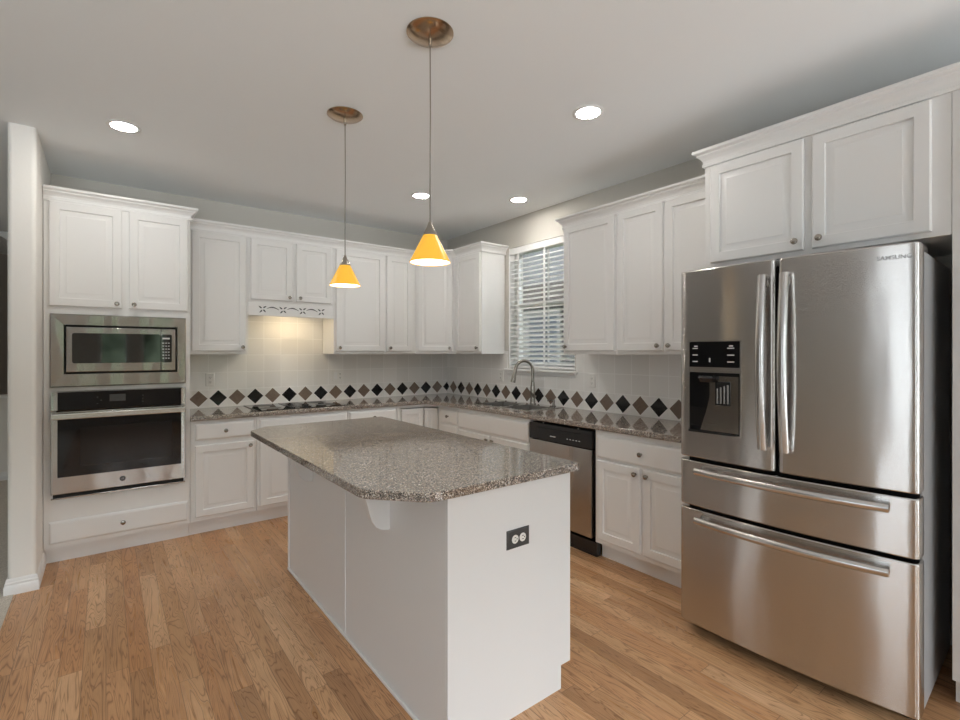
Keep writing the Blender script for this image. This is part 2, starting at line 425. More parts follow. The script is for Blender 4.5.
# wall end beside the oven tower (rounded corners), and the wall running on behind it
b = bmesh.new()
def rr(x0, x1, y0, y1, r):
    pts = []
    for cx, cy, a0 in ((x1-r, y0+r, -90), (x1-r, y1, 0), (x0, y1, 90), (x0+r, y0+r, 180)):
        if cy == y1: pts.append((x1 if cx > x0 else x0, y1)); continue
        for k in range(7):
            a = math.radians(a0 + k*15); pts.append((cx+r*math.cos(a), cy+r*math.sin(a)))
    return pts
stub = rr(-.455, -.328, 3.905, YB, .022)
struct('wall_left', MB().prism([(x, y, 0) for x, y in stub], (0, 0, CZ)), 'stub', smooth=True)
struct('wall_passage', MB().box(W, -.455, -.328, YB+.12, YH, 0, CZ), 'stub')
bp = [(0, 0), (.013, 0), (.013, .05), (.009, .057), (.010, .068), (.005, .075), (.005, .086), (.001, .093), (0, .093)]
struct('baseboard_left', MB().sweep([(-.455, 7.4), (-.455, 3.905), (-.328, 3.905), (-.328, 4.33)], [(o_+.0005, z) for o_, z in bp], 1), 'trim', smooth=True)
# hall: knee wall with a white cap, sloping stair soffit
struct('wall_knee', MB().box(W, -2.6, -.456, 7.42, 7.54, 0, .90), 'stub')
struct('trim_cap', MB().box(W, -2.6, -.456, 7.39, 7.57, .90, .935, .004), 'trim')
struct('baseboard_hall', MB().sweep([(-2.6, 7.42), (-.46, 7.42)], bp, 1), 'trim')
struct('ceiling_stair', MB().prism([(-.449, 7.6, 2.62), (-2.6, 7.6, 4.6), (-2.6, 7.6, 4.68), (-.449, 7.6, 2.70)], (0, 1.5, 0)) if False else MB().prism([(-.456, 7.5, CZ), (-.456, 7.5, 2.93-.55), (-1.0, 7.5, CZ)], (0, 1.6, 0)), 'ceil')
# frames and panes of the windows behind the camera (wide ones added) and the patio door
def window_unit(n, name, fr, u0, u1, z0, z1, d, sash=True, mull=False):
    mb = MB(); fw = .055
    us = [u0, u0+fw, (u0+u1)/2-.03, (u0+u1)/2+.03, u1-fw, u1] if mull else [u0, u0+fw, u1-fw, u1]
    last = len(us)-2
    mb.grid(fr, us, [z0, z0+fw, z1-fw, z1], lambda i, j: i in (0, last) or j in (0, 2) or (mull and i == 2), d, d+.06)
    o = struct(name, mb, 'trim')
    g = obj('pane', MB().box(fr, u0+fw, u1-fw, d+.027, d+.031, z0+fw, z1-fw), 'glass', o, smooth=False)
    return o
for n, (a, b_) in enumerate(FW): window_unit(n, 'window_%d' % (n+2), Fr((0, YF), (1, 0), (0, -1)), a, b_, *(FZ if b_-a > .7 else FZN), .03, mull=(b_-a) > 1.5)
window_unit(9, 'door_1', Fr((XL, 0), (0, 1), (-1, 0)), *LW, *LZ, .03, mull=True)

# ------------------------------------------------------------------ kitchen window, blind, sill, view
WR = Fr((XR, 0), (0, 1), (1, 0))                      # u = y, d = into the wall
win = window_unit(1, 'window_1', WR, KW[0], KW[1], *KZ, .075, mull=False)
mb = MB(); ym = (KW[0]+KW[1])/2
mb.box(WR, KW[0]+.05, KW[1]-.05, .08, .12, 1.86, 1.90)
obj('sash_rail', mb, 'trim', win)
mb = MB().box(WR, KW[0]-.04, KW[1]+.03, -.045, .07, KZ[0]-.022, KZ[0], .006).box(WR, KW[0]-.02, KW[1]+.012, -.016, 0, KZ[0]-.055, KZ[0]-.022, .004)
mb.box(WR, KW[0], KW[0]+.004, 0, .07, KZ[0], KZ[1]).box(WR, KW[1]-.004, KW[1], 0, .07, KZ[0], KZ[1])
o = struct('trim_window_sill', mb, 'trim', smooth=True)
bl = thing('window_blind', 'white slatted blind hanging in the window above the sink', 'blind', (XR+.03, ym, KZ[0]+.005))
obj('headrail', MB().box(WR, KW[0]+.006, KW[1]-.006, .004, .06, KZ[1]-.065, KZ[1]-.002, .004), 'trim', bl)
mb = MB(); z = KZ[0]+.06; zs = []
tilt = math.radians(27)
while z < KZ[1]-.085: zs.append(z); z += .0445
for z in zs:
    c = Vector((XR+.034, 0, z)); hx, hz = math.cos(tilt)*.025, math.sin(tilt)*.025; tk = .0016
    mb.loops([[(c.x-hx, y, z-hz-tk), (c.x, y, z+.002-tk), (c.x+hx, y, z+hz-tk), (c.x+hx, y, z+hz+tk), (c.x, y, z+.002+tk), (c.x-hx, y, z-hz+tk)] for y in (KW[0]+.008, KW[1]-.008)])
obj('slats', mb, 'trim', bl, smooth=False)
for y in (KW[1]-.13, KW[0]+.13+.25):
    obj('ladder_tape', MB().box(WR, y-.012, y+.012, .006, .0075, KZ[0]+.03, KZ[1]-.06).box(WR, y-.012, y+.012, .0605, .062, KZ[0]+.03, KZ[1]-.06), 'trim', bl)
obj('bottom_rail', MB().box(WR, KW[0]+.008, KW[1]-.008, .01, .058, KZ[0]+.006, KZ[0]+.03, .004), 'trim', bl)
obj('tilt_wand', MB().tube([(XR+.002, KW[1]-.06, 2.38), (XR+.002, KW[1]-.06, 1.75)], .004, 8), 'trim', bl)

struct('ground_outside', MB().box(W, XR+.2, 30, -8, 30, -.6, -.5), 'outgrass')
nh = thing('neighbor_house', 'grey shingled neighbouring house seen through the blind above the sink', 'house', (6.5, 6.5, -.5))
HX = Fr((5.3, 0), (0, 1), (1, 0))
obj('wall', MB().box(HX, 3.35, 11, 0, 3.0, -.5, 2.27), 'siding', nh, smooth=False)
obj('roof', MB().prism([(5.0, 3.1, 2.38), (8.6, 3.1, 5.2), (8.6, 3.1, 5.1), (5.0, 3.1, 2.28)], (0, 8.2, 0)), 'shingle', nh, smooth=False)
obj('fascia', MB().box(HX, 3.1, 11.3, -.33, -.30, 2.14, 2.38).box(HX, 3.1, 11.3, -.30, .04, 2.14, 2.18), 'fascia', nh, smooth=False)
for y0, y1 in ((3.6, 4.3), (5.0, 5.6), (5.75, 6.35), (7.0, 7.7)):
    wn = obj('window_frame', MB().grid(HX, [y0-.07, y0, y1, y1+.07], [.85, .93, 1.98, 2.06], lambda i, j: not (i == 1 and j == 1), -.04, .01), 'housetrim', nh, smooth=False)
    obj('pane', MB().box(HX, y0, y1, -.02, 0, .93, 1.98), 'outglass', wn, smooth=False)

# ------------------------------------------------------------------ tiled backsplash
us = [.503, .968, 1.72, XR-.001]
struct('backsplash_back', MB().grid(Fr((0, YB), (1, 0), (0, -1)), us, [.90, 1.40, 1.80], lambda i, j: j == 0 or i == 1, .0, .01), 'tileb')
us = [1.30, KW[0]-.02, KW[1]+.012, YB-.0105]
struct('backsplash_right', MB().grid(Fr((XR, 0), (0, 1), (-1, 0)), us, [.90, KZ[0]-.056, 1.42], lambda i, j: not (i == 1 and j == 1), 0, .01), 'tiler')

# ------------------------------------------------------------------ cabinets
BK = Fr((0, 4.265), (1, 0), (0, -1))                  # back base run
RT = Fr((2.65, 0), (0, -1), (-1, 0))                  # right base run, u = -y
UB = Fr((0, 4.53), (1, 0), (0, -1))                   # back wall cabinets
UR = Fr((2.92, 0), (0, -1), (-1, 0))                  # right wall cabinets
TH = .02
def door_mb(fr, u0, u1, z0, z1, d=0.0, fw=.052):
    if min(u1-u0, z1-z0) < .2: fw = .036
    pr = [(0, d+.001), (0, d+TH-.005), (.005, d+TH), (fw, d+TH), (fw+.003, d+TH-.010), (fw+.010, d+TH-.011), (fw+.036, d+TH-.003), (fw+.038, d+TH-.002)]
    return MB().panel(fr, u0, u1, z0, z1, pr)
def slab_mb(fr, u0, u1, z0, z1, d=0.0):
    return MB().panel(fr, u0, u1, z0, z1, [(0, d+.001), (0, d+TH-.009), (.004, d+TH-.006), (.012, d+TH-.001), (.015, d+TH)])
def knob(fr, u, z, parent, d=0.0):
    c = fr.p(u, d+TH, z)
    return obj('knob', MB().lathe(c, fr.N, [(0, 0), (.008, 0), (.006, .004), (.0055, .012), (.012, .015), (.0155, .020), (.0145, .025), (.009, .0275), (0, .028)], 20), 'nickel', parent)
def door(fr, t_, u0, u1, z0, z1, kn=None, d=0.0, name='door'):
    o = obj(name, door_mb(fr, u0, u1, z0, z1, d), 'cab', t_)
    if kn: knob(fr, kn[0], kn[1], o, d)
    return o
def drawer(fr, t_, u0, u1, z0, z1, kn=True, name='drawer'):
    o = obj(name, slab_mb(fr, u0, u1, z0, z1), 'cab', t_)
    if kn: knob(fr, (u0+u1)/2, (z0+z1)/2, o)
    return o
def crown_prof(zt): return [(.0006, zt-.088), (.011, zt-.088), (.012, zt-.074), (.006, zt-.070), (.009, zt-.056), (.018, zt-.042), (.032, zt-.030), (.033, zt-.023), (.043, zt-.019), (.050, zt-.014), (.050, zt), (.0006, zt)]
G_BASE = 'white base cabinets under the granite counter'
G_WALL = 'white wall cabinets'
def base_body(fr, t_, u0, u1, depth, back=True):
    mb = MB(); z0, z1 = .115, .884
    mb.box(fr, u0+.001, u1-.001, -.02, 0, z0, z1, .0012, 1)
    mb.box(fr, u0+.001, u0+.018, -depth, -.02, z0, z1).box(fr, u1-.018, u1-.001, -depth, -.02, z0, z1)
    mb.box(fr, u0+.018, u1-.018, -depth, -.02, z0, z0+.018).box(fr, u0+.018, u1-.018, -depth, -depth+.01, z0+.018, z1)
    obj('body', mb, 'cab', t_)
    obj('toe_kick', MB().box(fr, u0, u1, -.09, -.072, 0, z0), 'cab', t_)
BD = YB-.012-4.265
RD = XR-.012-2.65
def base_thing(name, label, fr, u0, u1):
    p = fr.p((u0+u1)/2, -.25, 0); return thing(name, label, 'cabinet', p, G_BASE)
# back run
t_ = base_thing('base_cabinet', 'white base cabinet with one drawer over one door, right beside the oven tower', BK, .505, .975)
base_body(BK, t_, .505, .975, BD); drawer(BK, t_, .536, .952, .735, .858); door(BK, t_, .536, .952, .15, .695, (.922, .662))
t_ = base_thing('base_cabinet', 'white base cabinet with a long blank drawer front below the black cooktop', BK, .975, 1.75)
base_body(BK, t_, .975, 1.75, BD); drawer(BK, t_, .997, 1.738, .735, .858, False, 'false_drawer_front'); door(BK, t_, .997, 1.358, .15, .695, (1.328, .662)); door(BK, t_, 1.377, 1.738, .15, .695, (1.407, .662))
t_ = base_thing('base_cabinet', 'white base cabinet with a single knobbed drawer, between cooktop and corner', BK, 1.75, 2.255)
base_body(BK, t_, 1.75, 2.255, BD); drawer(BK, t_, 1.765, 2.235, .735, .858); door(BK, t_, 1.765, 2.235, .15, .695, (1.795, .662))
# corner unit with a folding door
t_ = thing('corner_base_cabinet', 'white inside corner base cabinet with folded full height door', 'cabinet', (2.9, 4.5, 0), G_BASE)
mb = MB()
mb.grid(BK, [2.256, 2.290, 2.56], [.115, .14, .858, .884], lambda i, j: i == 0 or j != 1, -.018, 0)
CA, CB = Vector((2.56, 4.265)), Vector((2.65, 4.135))
SF = Fr(CA, CB-CA, ((CB-CA).y, -(CB-CA).x)); SL = (CB-CA).length
mb.box(SF, 0, SL, -.018, 0, .115, .14).box(SF, 0, SL, -.018, 0, .858, .884).box(RT, -4.137, -4.101, -.018, 0, .115, .884)
mb.box(W, 2.256, 2.27, 4.284, YB-.02, .115, .884).box(W, 2.669, XR-.02, 4.101, 4.115, .115, .884).box(W, 2.27, XR-.02, YB-.03, YB-.02, .115, .884).box(W, XR-.03, XR-.02, 4.115, YB-.03, .115, .884)
mb.box(W, 2.27, XR-.03, 4.30, YB-.03, .115, .13).box(W, 2.69, XR-.03, 4.115, 4.30, .115, .13)
obj('body', mb, 'cab', t_)
obj('toe_kick', MB().grid(W, [2.255, 2.722, 2.74], [4.10, 4.337, 4.355], lambda i, j: i == 1 or j == 1, 0, .115, 'ud'), 'cab', t_)
dd = obj('door', door_mb(BK, 2.297, 2.546, .15, .846, -.004), 'cab', t_)
obj('door_leaf', door_mb(SF, .006, SL-.006, .15, .846, -.004, .03), 'cab', dd)
# right run
t_ = base_thing('drawer_base_cabinet', 'narrow white base cabinet of stacked drawers between the corner and the sink', RT, -4.10, -3.772)
base_body(RT, t_, -4.10, -3.772, RD)
for z0, z1 in ((.722, .852), (.545, .705), (.355, .53), (.15, .34)): drawer(RT, t_, -4.08, -3.79, z0, z1)
t_ = base_thing('sink_base_cabinet', 'white sink base cabinet with a wide blank front over two doors', RT, -3.772, -2.80)
base_body(RT, t_, -3.772, -2.80, RD); drawer(RT, t_, -3.757, -2.815, .70, .852, False, 'false_drawer_front')
door(RT, t_, -3.757, -3.295, .15, .68, (-3.325, .645)); door(RT, t_, -3.277, -2.815, .15, .68, (-3.247, .645))
t_ = base_thing('base_cabinet', 'white base cabinet with one wide drawer over two doors, between dishwasher and refrigerator', RT, -2.158, -1.415)
base_body(RT, t_, -2.158, -1.415, RD); drawer(RT, t_, -2.135, -1.44, .70, .848)
door(RT, t_, -2.135, -1.798, .15, .682, (-1.828, .645)); door(RT, t_, -1.776, -1.44, .15, .682, (-1.746, .645))

# wall cabinets
ZB, ZT = 1.392, 2.482
def wall_body(fr, t_, u0, u1, z0, z1, depth):
    mb = MB().box(fr, u0+.0008, u1-.0008, -depth, 0, z0, z1, .0012, 1)
    obj('body', mb, 'cab', t_)
def wall_thing(label, fr, u0, u1, z0, name='wall_cabinet'): return thing(name, label, 'cabinet', fr.p((u0+u1)/2, -.15, z0), G_WALL)
DB, DR = YB-4.53-.011, XR-2.92-.011
def crown(t_, path, side=1, zt=ZT): obj('crown_moulding', MB().sweep(path, crown_prof(zt), side), 'cab', t_, smooth=False)
YU, XU = 4.53, 2.92
DZ0, DZ1 = 1.418, 2.392
t_ = wall_thing('white single door wall cabinet between the oven tower and the hood', UB, .505, .968, ZB)
wall_body(UB, t_, .505, .968, ZB, 2.44, DB); door(UB, t_, .546, .948, DZ0, DZ1, (.92, 1.452)); crown(t_, [(.505, YU), (.968, YU)])
t_ = wall_thing('short white two door wall cabinet with carved scroll valance above the cooktop', UB, .968, 1.72, 1.73)
wall_body(UB, t_, .968, 1.72, 1.845, 2.44, DB)
door(UB, t_, .986, 1.335, 1.865, DZ1, (1.305, 1.897)); door(UB, t_, 1.368, 1.695, 1.865, DZ1, (1.398, 1.897)); crown(t_, [(.968, YU), (1.72, YU)])
va = obj('valance', MB().box(UB, .9688, 1.7192, -.02, 0, 1.728, 1.8445, .001, 1), 'cab', t_)
def leafy(mb, u, z, a, l, wd):
    ca, sa = math.cos(a), math.sin(a)
    pts = [(0, 0), (.3*l, wd), (.7*l, wd*.7), (l, 0), (.6*l, -wd*.5), (.2*l, -wd*.6)]
    mb.prism([UB.p(u+x*ca-y*sa, .0002, z+x*sa+y*ca) for x, y in pts], UB.N*.0012)
for k in range(4):
    u = 1.085 + k*.172; mb = MB()
    for ang, du, dz in ((2.5, -.006, .006), (.55, .004, .008), (-.75, .002, -.006), (3.95, -.004, -.008)): leafy(mb, u+du, 1.786+dz, ang, .034, .008)
    obj('scroll_shade_inlay', mb, 'scroll', va, smooth=False)  # thin raised inlay, coloured dark for the shade inside the pierced scrolls
    if k == 3: break
    mb = MB(); n = 12
    up = [(u+.035+i*.0085, 1.784+.020*math.sin(i*math.pi/n*.9+.35), .0015+.0035*math.sin(math.pi*i/n)) for i in range(n+1)]
    mb.prism([UB.p(a_, .0002, b_+w_) for a_, b_, w_ in up] + [UB.p(a_, .0002, b_-w_) for a_, b_, w_ in reversed(up)], UB.N*.0012)
    obj('scroll_shade_inlay', mb, 'scroll', va, smooth=False)
t_ = wall_thing('wide white single door wall cabinet just right of the cooktop hood', UB, 1.72, 2.257, ZB)
wall_body(UB, t_, 1.72, 2.257, ZB, 2.44, DB); door(UB, t_, 1.738, 2.243, DZ0, DZ1, (1.77, 1.452)); crown(t_, [(1.72, YU), (2.257, YU)])
t_ = wall_thing('narrow white single door wall cabinet left of the angled corner cabinet', UB, 2.257, 2.613, ZB)
wall_body(UB, t_, 2.257, 2.613, ZB, 2.44, DB); door(UB, t_, 2.270, 2.560, DZ0, DZ1, (2.302, 1.452)); crown(t_, [(2.257, YU), (2.613, YU)])
# angled corner
A, B = Vector((2.613, YU)), Vector((XU, 4.222))
t_ = thing('corner_wall_cabinet', 'white angled wall cabinet set across the corner', 'cabinet', (3.0, 4.6, ZB), G_WALL)
obj('body', MB().prism([(A.x+.001, A.y, ZB), (B.x, B.y+.001, ZB), (XR-.011, B.y+.001, ZB), (XR-.011, YB-.011, ZB), (A.x+.001, YB-.011, ZB)], (0, 0, 2.44-ZB)), 'cab', t_, smooth=False)
dv = (B-A).normalized(); DG = Fr(A, dv, (dv.y, -dv.x)); LD = (B-A).length
door(DG, t_, .03, LD-.03, DZ0, DZ1, (LD-.06, 1.452))
crown(t_, [A, B])
t_ = wall_thing('white single door wall cabinet with bright end panel left of the window', UR, -4.222, -3.775, ZB)
wall_body(UR, t_, -4.222, -3.775, ZB, 2.44, DR); door(UR, t_, -4.205, -3.79, DZ0, DZ1, (-3.822, 1.452)); crown(t_, [(XU, 4.222), (XU, 3.775), (XR-.001, 3.775)])
t_ = wall_thing('white wall cabinet right of the window, its door knob at the window edge', UR, -2.70, -2.185, ZB)
wall_body(UR, t_, -2.70, -2.185, ZB, 2.44, DR); door(UR, t_, -2.686, -2.197, DZ0, DZ1+.01, (-2.656, 1.452)); crown(t_, [(XR-.001, 2.70), (XU, 2.70), (XU, 2.185)])
t_ = wall_thing('two door white wall cabinet running behind the refrigerator cabinet', UR, -2.185, -1.405, ZB)
wall_body(UR, t_, -2.185, -1.405, ZB, 2.44, DR); door(UR, t_, -2.17, -1.812, DZ0, DZ1+.01, (-1.842, 1.452)); door(UR, t_, -1.79, -1.43, DZ0, DZ1+.01, (-1.76, 1.452)); crown(t_, [(XU, 2.185), (XU, 1.405)])
# refrigerator cabinet and the tall cabinet next to it
t_ = thing('refrigerator_cabinet', 'deep white two door cabinet over the refrigerator', 'cabinet', (2.9, .88, 1.87), G_WALL)
mb = MB().box(RT, -1.392, -.393, -(XR-.003-2.65), 0, 1.875, 2.49, .0012, 1)
obj('body', mb, 'cab', t_)
door(RT, t_, -1.355, -.902, 1.897, 2.428, (-.935, 1.94)); door(RT, t_, -.868, -.45, 1.897, 2.428, (-.835, 1.94))
crown(t_, [(XR-.001, 1.392), (2.65, 1.392), (2.65, .392)], 1, 2.525)
t_ = thing('tall_cabinet', 'tall white cabinet side at the right picture edge, beside the refrigerator', 'cabinet', (2.9, .1, 0), G_WALL)
mb = MB().box(RT, -.391, .30, -(XR-.003-2.65), 0, .115, 2.49, .0012, 1)
obj('body', mb, 'cab', t_); obj('toe_kick', MB().box(RT, -.391, .30, -.09, -.072, 0, .115).box(RT, -.391, -.373, -(XR-.003-2.65), -.09, 0, .115), 'cab', t_)
door(RT, t_, -.34, .27, .15, 2.40); crown(t_, [(2.65, .392), (2.65, -.30)], 1, 2.525)

# oven tower
TW = Fr((0, 4.26), (1, 0), (0, -1))
t_ = thing('oven_tower_cabinet', 'tall white cabinet holding microwave and wall oven, two doors above, drawer below', 'cabinet', (.1, 4.5, 0))
x0, x1 = -.3245, .503
mb = MB()
mb.grid(TW, [x0, -.268, .452, x1], [.115, .45, 1.148, 1.186, 1.652, 2.46], lambda i, j: not (i == 1 and j in (1, 3)), -.02, 0)
mb.box(TW, x0, x0+.018, -.565, -.02, .115, 2.46).box(TW, x1-.018, x1, -.565, -.02, .115, 2.46)
for z in (.115, .425, 1.15, 1.655, 2.44): mb.box(TW, x0+.018, x1-.018, -.565, -.02, z, z+.018)
mb.box(TW, x0+.018, x1-.018, -.565, -.555, .115, 2.44)
obj('body', mb, 'cab', t_, smooth=False); obj('toe_kick', MB().box(TW, x0, x1, -.09, -.072, 0, .115), 'cab', t_)
door(TW, t_, -.298, .089, 1.715, 2.405, (.06, 1.745)); door(TW, t_, .128, .488, 1.715, 2.405, (.158, 1.745))
drawer(TW, t_, -.298, .488, .145, .29)
crown(t_, [(x0, 4.26), (x1, 4.26), (x1, 4.477)], 1, 2.492)

# ------------------------------------------------------------------ microwave and wall oven
t_ = thing('built_in_microwave', 'stainless built-in microwave in the tower above the oven', 'microwave', (.09, 4.4, 1.187))
mw = MB().box(TW, -.215, .415, -.40, -.001, 1.21, 1.64)
obj('housing', mw, 'dark', t_, smooth=False)
us = [-.292, -.222, .420, .476]; zs_ = [1.176, 1.262, 1.592, 1.664]
mb = MB().loops([[TW.p(*p) for p in lp] for lp in (
    [(us[0], .002, zs_[0]), (us[3], .002, zs_[0]), (us[3], .002, zs_[3]), (us[0], .002, zs_[3])],
    [(us[0], .012, zs_[0]), (us[3], .012, zs_[0]), (us[3], .012, zs_[3]), (us[0], .012, zs_[3])],
    [(us[0]+.006, .020, zs_[0]+.006), (us[3]-.006, .020, zs_[0]+.006), (us[3]-.006, .020, zs_[3]-.006), (us[0]+.006, .020, zs_[3]-.006)],
    [(us[1], .018, zs_[1]), (us[2], .018, zs_[1]), (us[2], .018, zs_[2]), (us[1], .018, zs_[2])],
    [(us[1], .002, zs_[1]), (us[2], .002, zs_[1]), (us[2], .002, zs_[2]), (us[1], .002, zs_[2])])], False, False)
obj('trim_frame', mb, 'steel2', t_, smooth=False)
MU = (-.210, .318, .409)
dr = obj('door', MB().box(TW, MU[0], MU[1]-.001, .001, .022, 1.276, 1.578, .003), 'steel2', t_)
kp = obj('control_panel', MB().box(TW, MU[1]+.001, MU[2], .001, .022, 1.276, 1.578, .003), 'steel2', t_)
def rrect(mb, fr, u0, u1, z0, z1, r, d, th):
    pts = []
    for cu, cz, a0 in ((u1-r, z0+r, -90), (u1-r, z1-r, 0), (u0+r, z1-r, 90), (u0+r, z0+r, 180)):
        for k in range(5):
            a = math.radians(a0+k*22.5); pts.append(fr.p(cu+r*math.cos(a), d, cz+r*math.sin(a)))
    return mb.prism(pts, fr.N*th)
obj('window', rrect(MB(), TW, -.180, MU[1]-.002, 1.334, 1.538, .014, .0221, .002), 'doorglass', dr, smooth=False)
k2 = obj('keypad', rrect(MB(), TW, MU[1]+.002, .385, 1.334, 1.538, .010, .0221, .002), 'doorglass', kp, smooth=False)
mb = MB()
for r in range(6):
    for c_ in range(3): mb.box(TW, .328+c_*.017, .337+c_*.017, .0242, .0246, 1.362+r*.022, 1.368+r*.022)
mb.box(TW, .328, .372, .0242, .0246, 1.503, 1.515)
obj('key_legends', mb, 'ink', k2, smooth=False)
obj('open_button', rrect(MB(), TW, .330, .392, 1.288, 1.318, .008, .0221, .003), 'steel2', kp, smooth=False)

t_ = thing('wall_oven', 'stainless and black glass single wall oven below the microwave', 'oven', (.09, 4.4, .45))
obj('housing', MB().box(TW, -.262, .446, -.50, -.001, .46, 1.14), 'dark', t_, smooth=False)
ou = (-.287, .470)
cp = obj('control_panel', MB().box(TW, *ou, .001, .030, 1.022, 1.146, .002), 'steel2', t_)
gl = obj('control_glass', MB().box(TW, ou[0]+.034, ou[1]-.026, .0301, .0335, 1.024, 1.143, .001), 'glossblack', cp)
mb = MB()
for i in range(3): mb.box(TW, -.05+.02*(i % 2), -.042+.02*(i % 2), .0336, .0339, 1.055+i*.022, 1.061+i*.022).box(TW, .205, .213, .0336, .0339, 1.055+i*.022, 1.061+i*.022)
obj('button_legends', mb, 'greyplate', gl, smooth=False)
obj('display', MB().box(TW, .02, .11, .0336, .0339, 1.07, 1.118), 'greyplate', gl, smooth=False)
dr = obj('door', MB().box(TW, *ou, .001, .034, .472, 1.014, .003), 'steel2', t_)
gls = obj('door_glass', MB().box(TW, ou[0]+.034, ou[1]-.026, .0341, .037, .582, .985, .001), 'glossblack', dr)
obj('viewing_window', MB().box(TW, ou[0]+.15, ou[1]-.085, .0371, .0375, .645, .905), 'ovenglass', gls, smooth=False)
hb = MB().box(TW, ou[0]+.002, ou[1]-.002, .070, .092, .968, 1.006, .006, 3)
hb.box(TW, ou[0]+.004, ou[0]+.03, .0342, .072, .974, 1.0, .003).box(TW, ou[1]-.03, ou[1]-.004, .0342, .072, .974, 1.0, .003)
obj('handle', hb, 'handle', dr)
em = obj('emblem', MB().lathe(TW.p(.092, .0342, .527), TW.N, [(0, 0), (.017, 0), (.017, .0015), (.0145, .002), (0, .002)], 28), 'greyplate', dr)
obj('monogram', text_mb('GE', TW.p(.082, .0366, .5205), (1, 0, 0), Z, .016, .0003), 'silverprint', em, smooth=False)
obj('vent', MB().box(TW, ou[0]+.01, ou[1]-.01, .001, .018, .446, .468), 'dark', t_, smooth=False)
obj('base_trim', MB().box(TW, ou[0], ou[1], .001, .022, .438, .4455, .001), 'steel2', t_)

# ------------------------------------------------------------------ worktop, cooktop, sink, faucet
CT = .922
def bevsel(ys, xs):
    def f(e):
        a, b_ = (v.co for v in e.verts)
        if abs(a.z-b_.z) > 1e-6: return False
        return (abs(a.y-ys) < 1e-5 and abs(b_.y-ys) < 1e-5 and max(a.x, b_.x) <= xs+1e-5) or (abs(a.x-xs) < 1e-5 and abs(b_.x-xs) < 1e-5 and max(a.y, b_.y) <= ys+1e-5)
    return f
SX, SY = (2.765, 3.165), (2.955, 3.665)                # sink cutout
xs_ = [.5035, 2.62, SX[0], SX[1], XR-.0105]; ys_ = [1.402, SY[0], SY[1], 4.235, YB-.0105]
mk = lambda i, j: (j == 3) or (i >= 1 and not (i == 2 and j == 1))
mb = MB().grid(W, xs_, ys_, mk, CT-.037, CT, 'ud')
for v in mb.bm.verts:                                  # the inner corner of the L is eased towards the room
    if abs(v.co.x-2.62) < 1e-4 and abs(v.co.y-4.235) < 1e-4: v.co.x = 2.545
bv = lambda e: all((abs(v.co.y-4.235) < 1e-4 and v.co.x < 2.55) or (abs(v.co.x-2.62) < 1e-4 and v.co.y < 4.2) or (abs(v.co.x-2.545) < 1e-4) for v in e.verts) and abs(e.verts[0].co.z-e.verts[1].co.z) < 1e-5
bmesh.ops.bevel(mb.bm, geom=[e for e in mb.bm.edges if bv(e)], offset=.007, segments=3, affect='EDGES', profile=.5)
ct = obj('worktop', mb, 'granite', loc=(2.6, 4.2, CT-.037))
tag(ct, 'polished brown granite worktop running in an L along both walls', 'worktop')
t_ = thing('cooktop', 'black glass cooktop set in the worktop under the hood', 'cooktop', (1.36, 4.53, CT))
obj('glass_top', MB().box(W, .985, 1.735, 4.275, 4.79, CT+.0002, CT+.007, .002), 'glossblack', t_)
for i, (x, y) in enumerate(((1.12, 4.42), (1.12, 4.66), (1.60, 4.42), (1.60, 4.66))):
    obj('burner_ring', MB().lathe((x, y, CT+.0071), Z, [(.087, 0), (.09, 0), (.09, .0003), (.087, .0003)], 32), 'greyplate', t_)
obj('vent_grille', MB().box(W, 1.27, 1.45, 4.34, 4.74, CT+.0072, CT+.010, .001), 'black', t_)
for i in range(2): obj('control_knob', MB().lathe((1.405+.0*i, 4.36+.06*i, CT+.0102), Z, [(0, 0), (.017, 0), (.016, .016), (0, .017)], 16), 'black', t_)
# sink
t_ = thing('kitchen_sink', 'double bowl stainless sink set in the worktop below the window', 'sink', (2.96, 3.31, CT))
yd = (SY[0]+SY[1])/2
bw = [(SX[0]+.012, SX[1]-.075, SY[0]+.012, yd-.02), (SX[0]+.012, SX[1]-.075, yd+.02, SY[1]-.012)]
xs2 = [SX[0]-.018, bw[0][0], bw[0][1], SX[1]+.02]; ys2 = [SY[0]-.018, bw[0][2], bw[0][3], bw[1][2], bw[1][3], SY[1]+.018]
obj('rim', MB().grid(W, xs2, ys2, lambda i, j: not (i == 1 and j in (1, 3)), CT+.0005, CT+.006, 'ud', .004, lambda e: min(v.co.z for v in e.verts) > CT+.005 and len(e.link_faces) == 2 and e.calc_face_angle(0) > 1), 'steel2', t_)
for a in bw:
    cx_, cy_ = (a[0]+a[1])/2, (a[2]+a[3])/2
    def ring(i, z): return [(a[0]+i, a[2]+i, z), (a[1]-i, a[2]+i, z), (a[1]-i, a[3]-i, z), (a[0]+i, a[3]-i, z)]
    bo = obj('bowl', MB().loops([ring(-.001, CT+.0004), ring(.001, CT+.003), ring(.012, CT-.17), ring(.03, CT-.185)], False, True), 'bowlsteel', t_)
    obj('drain', MB().lathe((cx_, cy_, CT-.1849), Z, [(0, 0), (.042, 0), (.042, .002), (.03, .003), (0, .001)], 24), 'nickel', bo)
FXY = Vector((3.128, 3.275, CT+.0065))
t_ = thing('kitchen_faucet', 'tall brushed nickel gooseneck faucet behind the sink', 'faucet', FXY)
obj('base', MB().lathe(FXY, Z, [(0, 0), (.029, 0), (.029, .006), (.024, .012), (.022, .05), (.0225, .10), (.0205, .16), (.0165, .20), (0, .20)], 24), 'nickel', t_)
dr_ = Vector((-.93, .36, 0)).normalized()
pts = [FXY + Z*.19, FXY + Z*.25]
Rr = .085
for k in range(0, 14):
    a = math.pi*k/13*.97
    pts.append(FXY + Z*(.315+Rr*math.sin(a)) + dr_*(Rr-Rr*math.cos(a)))
obj('spout', MB().tube(pts, .0145, 14), 'nickel', t_)
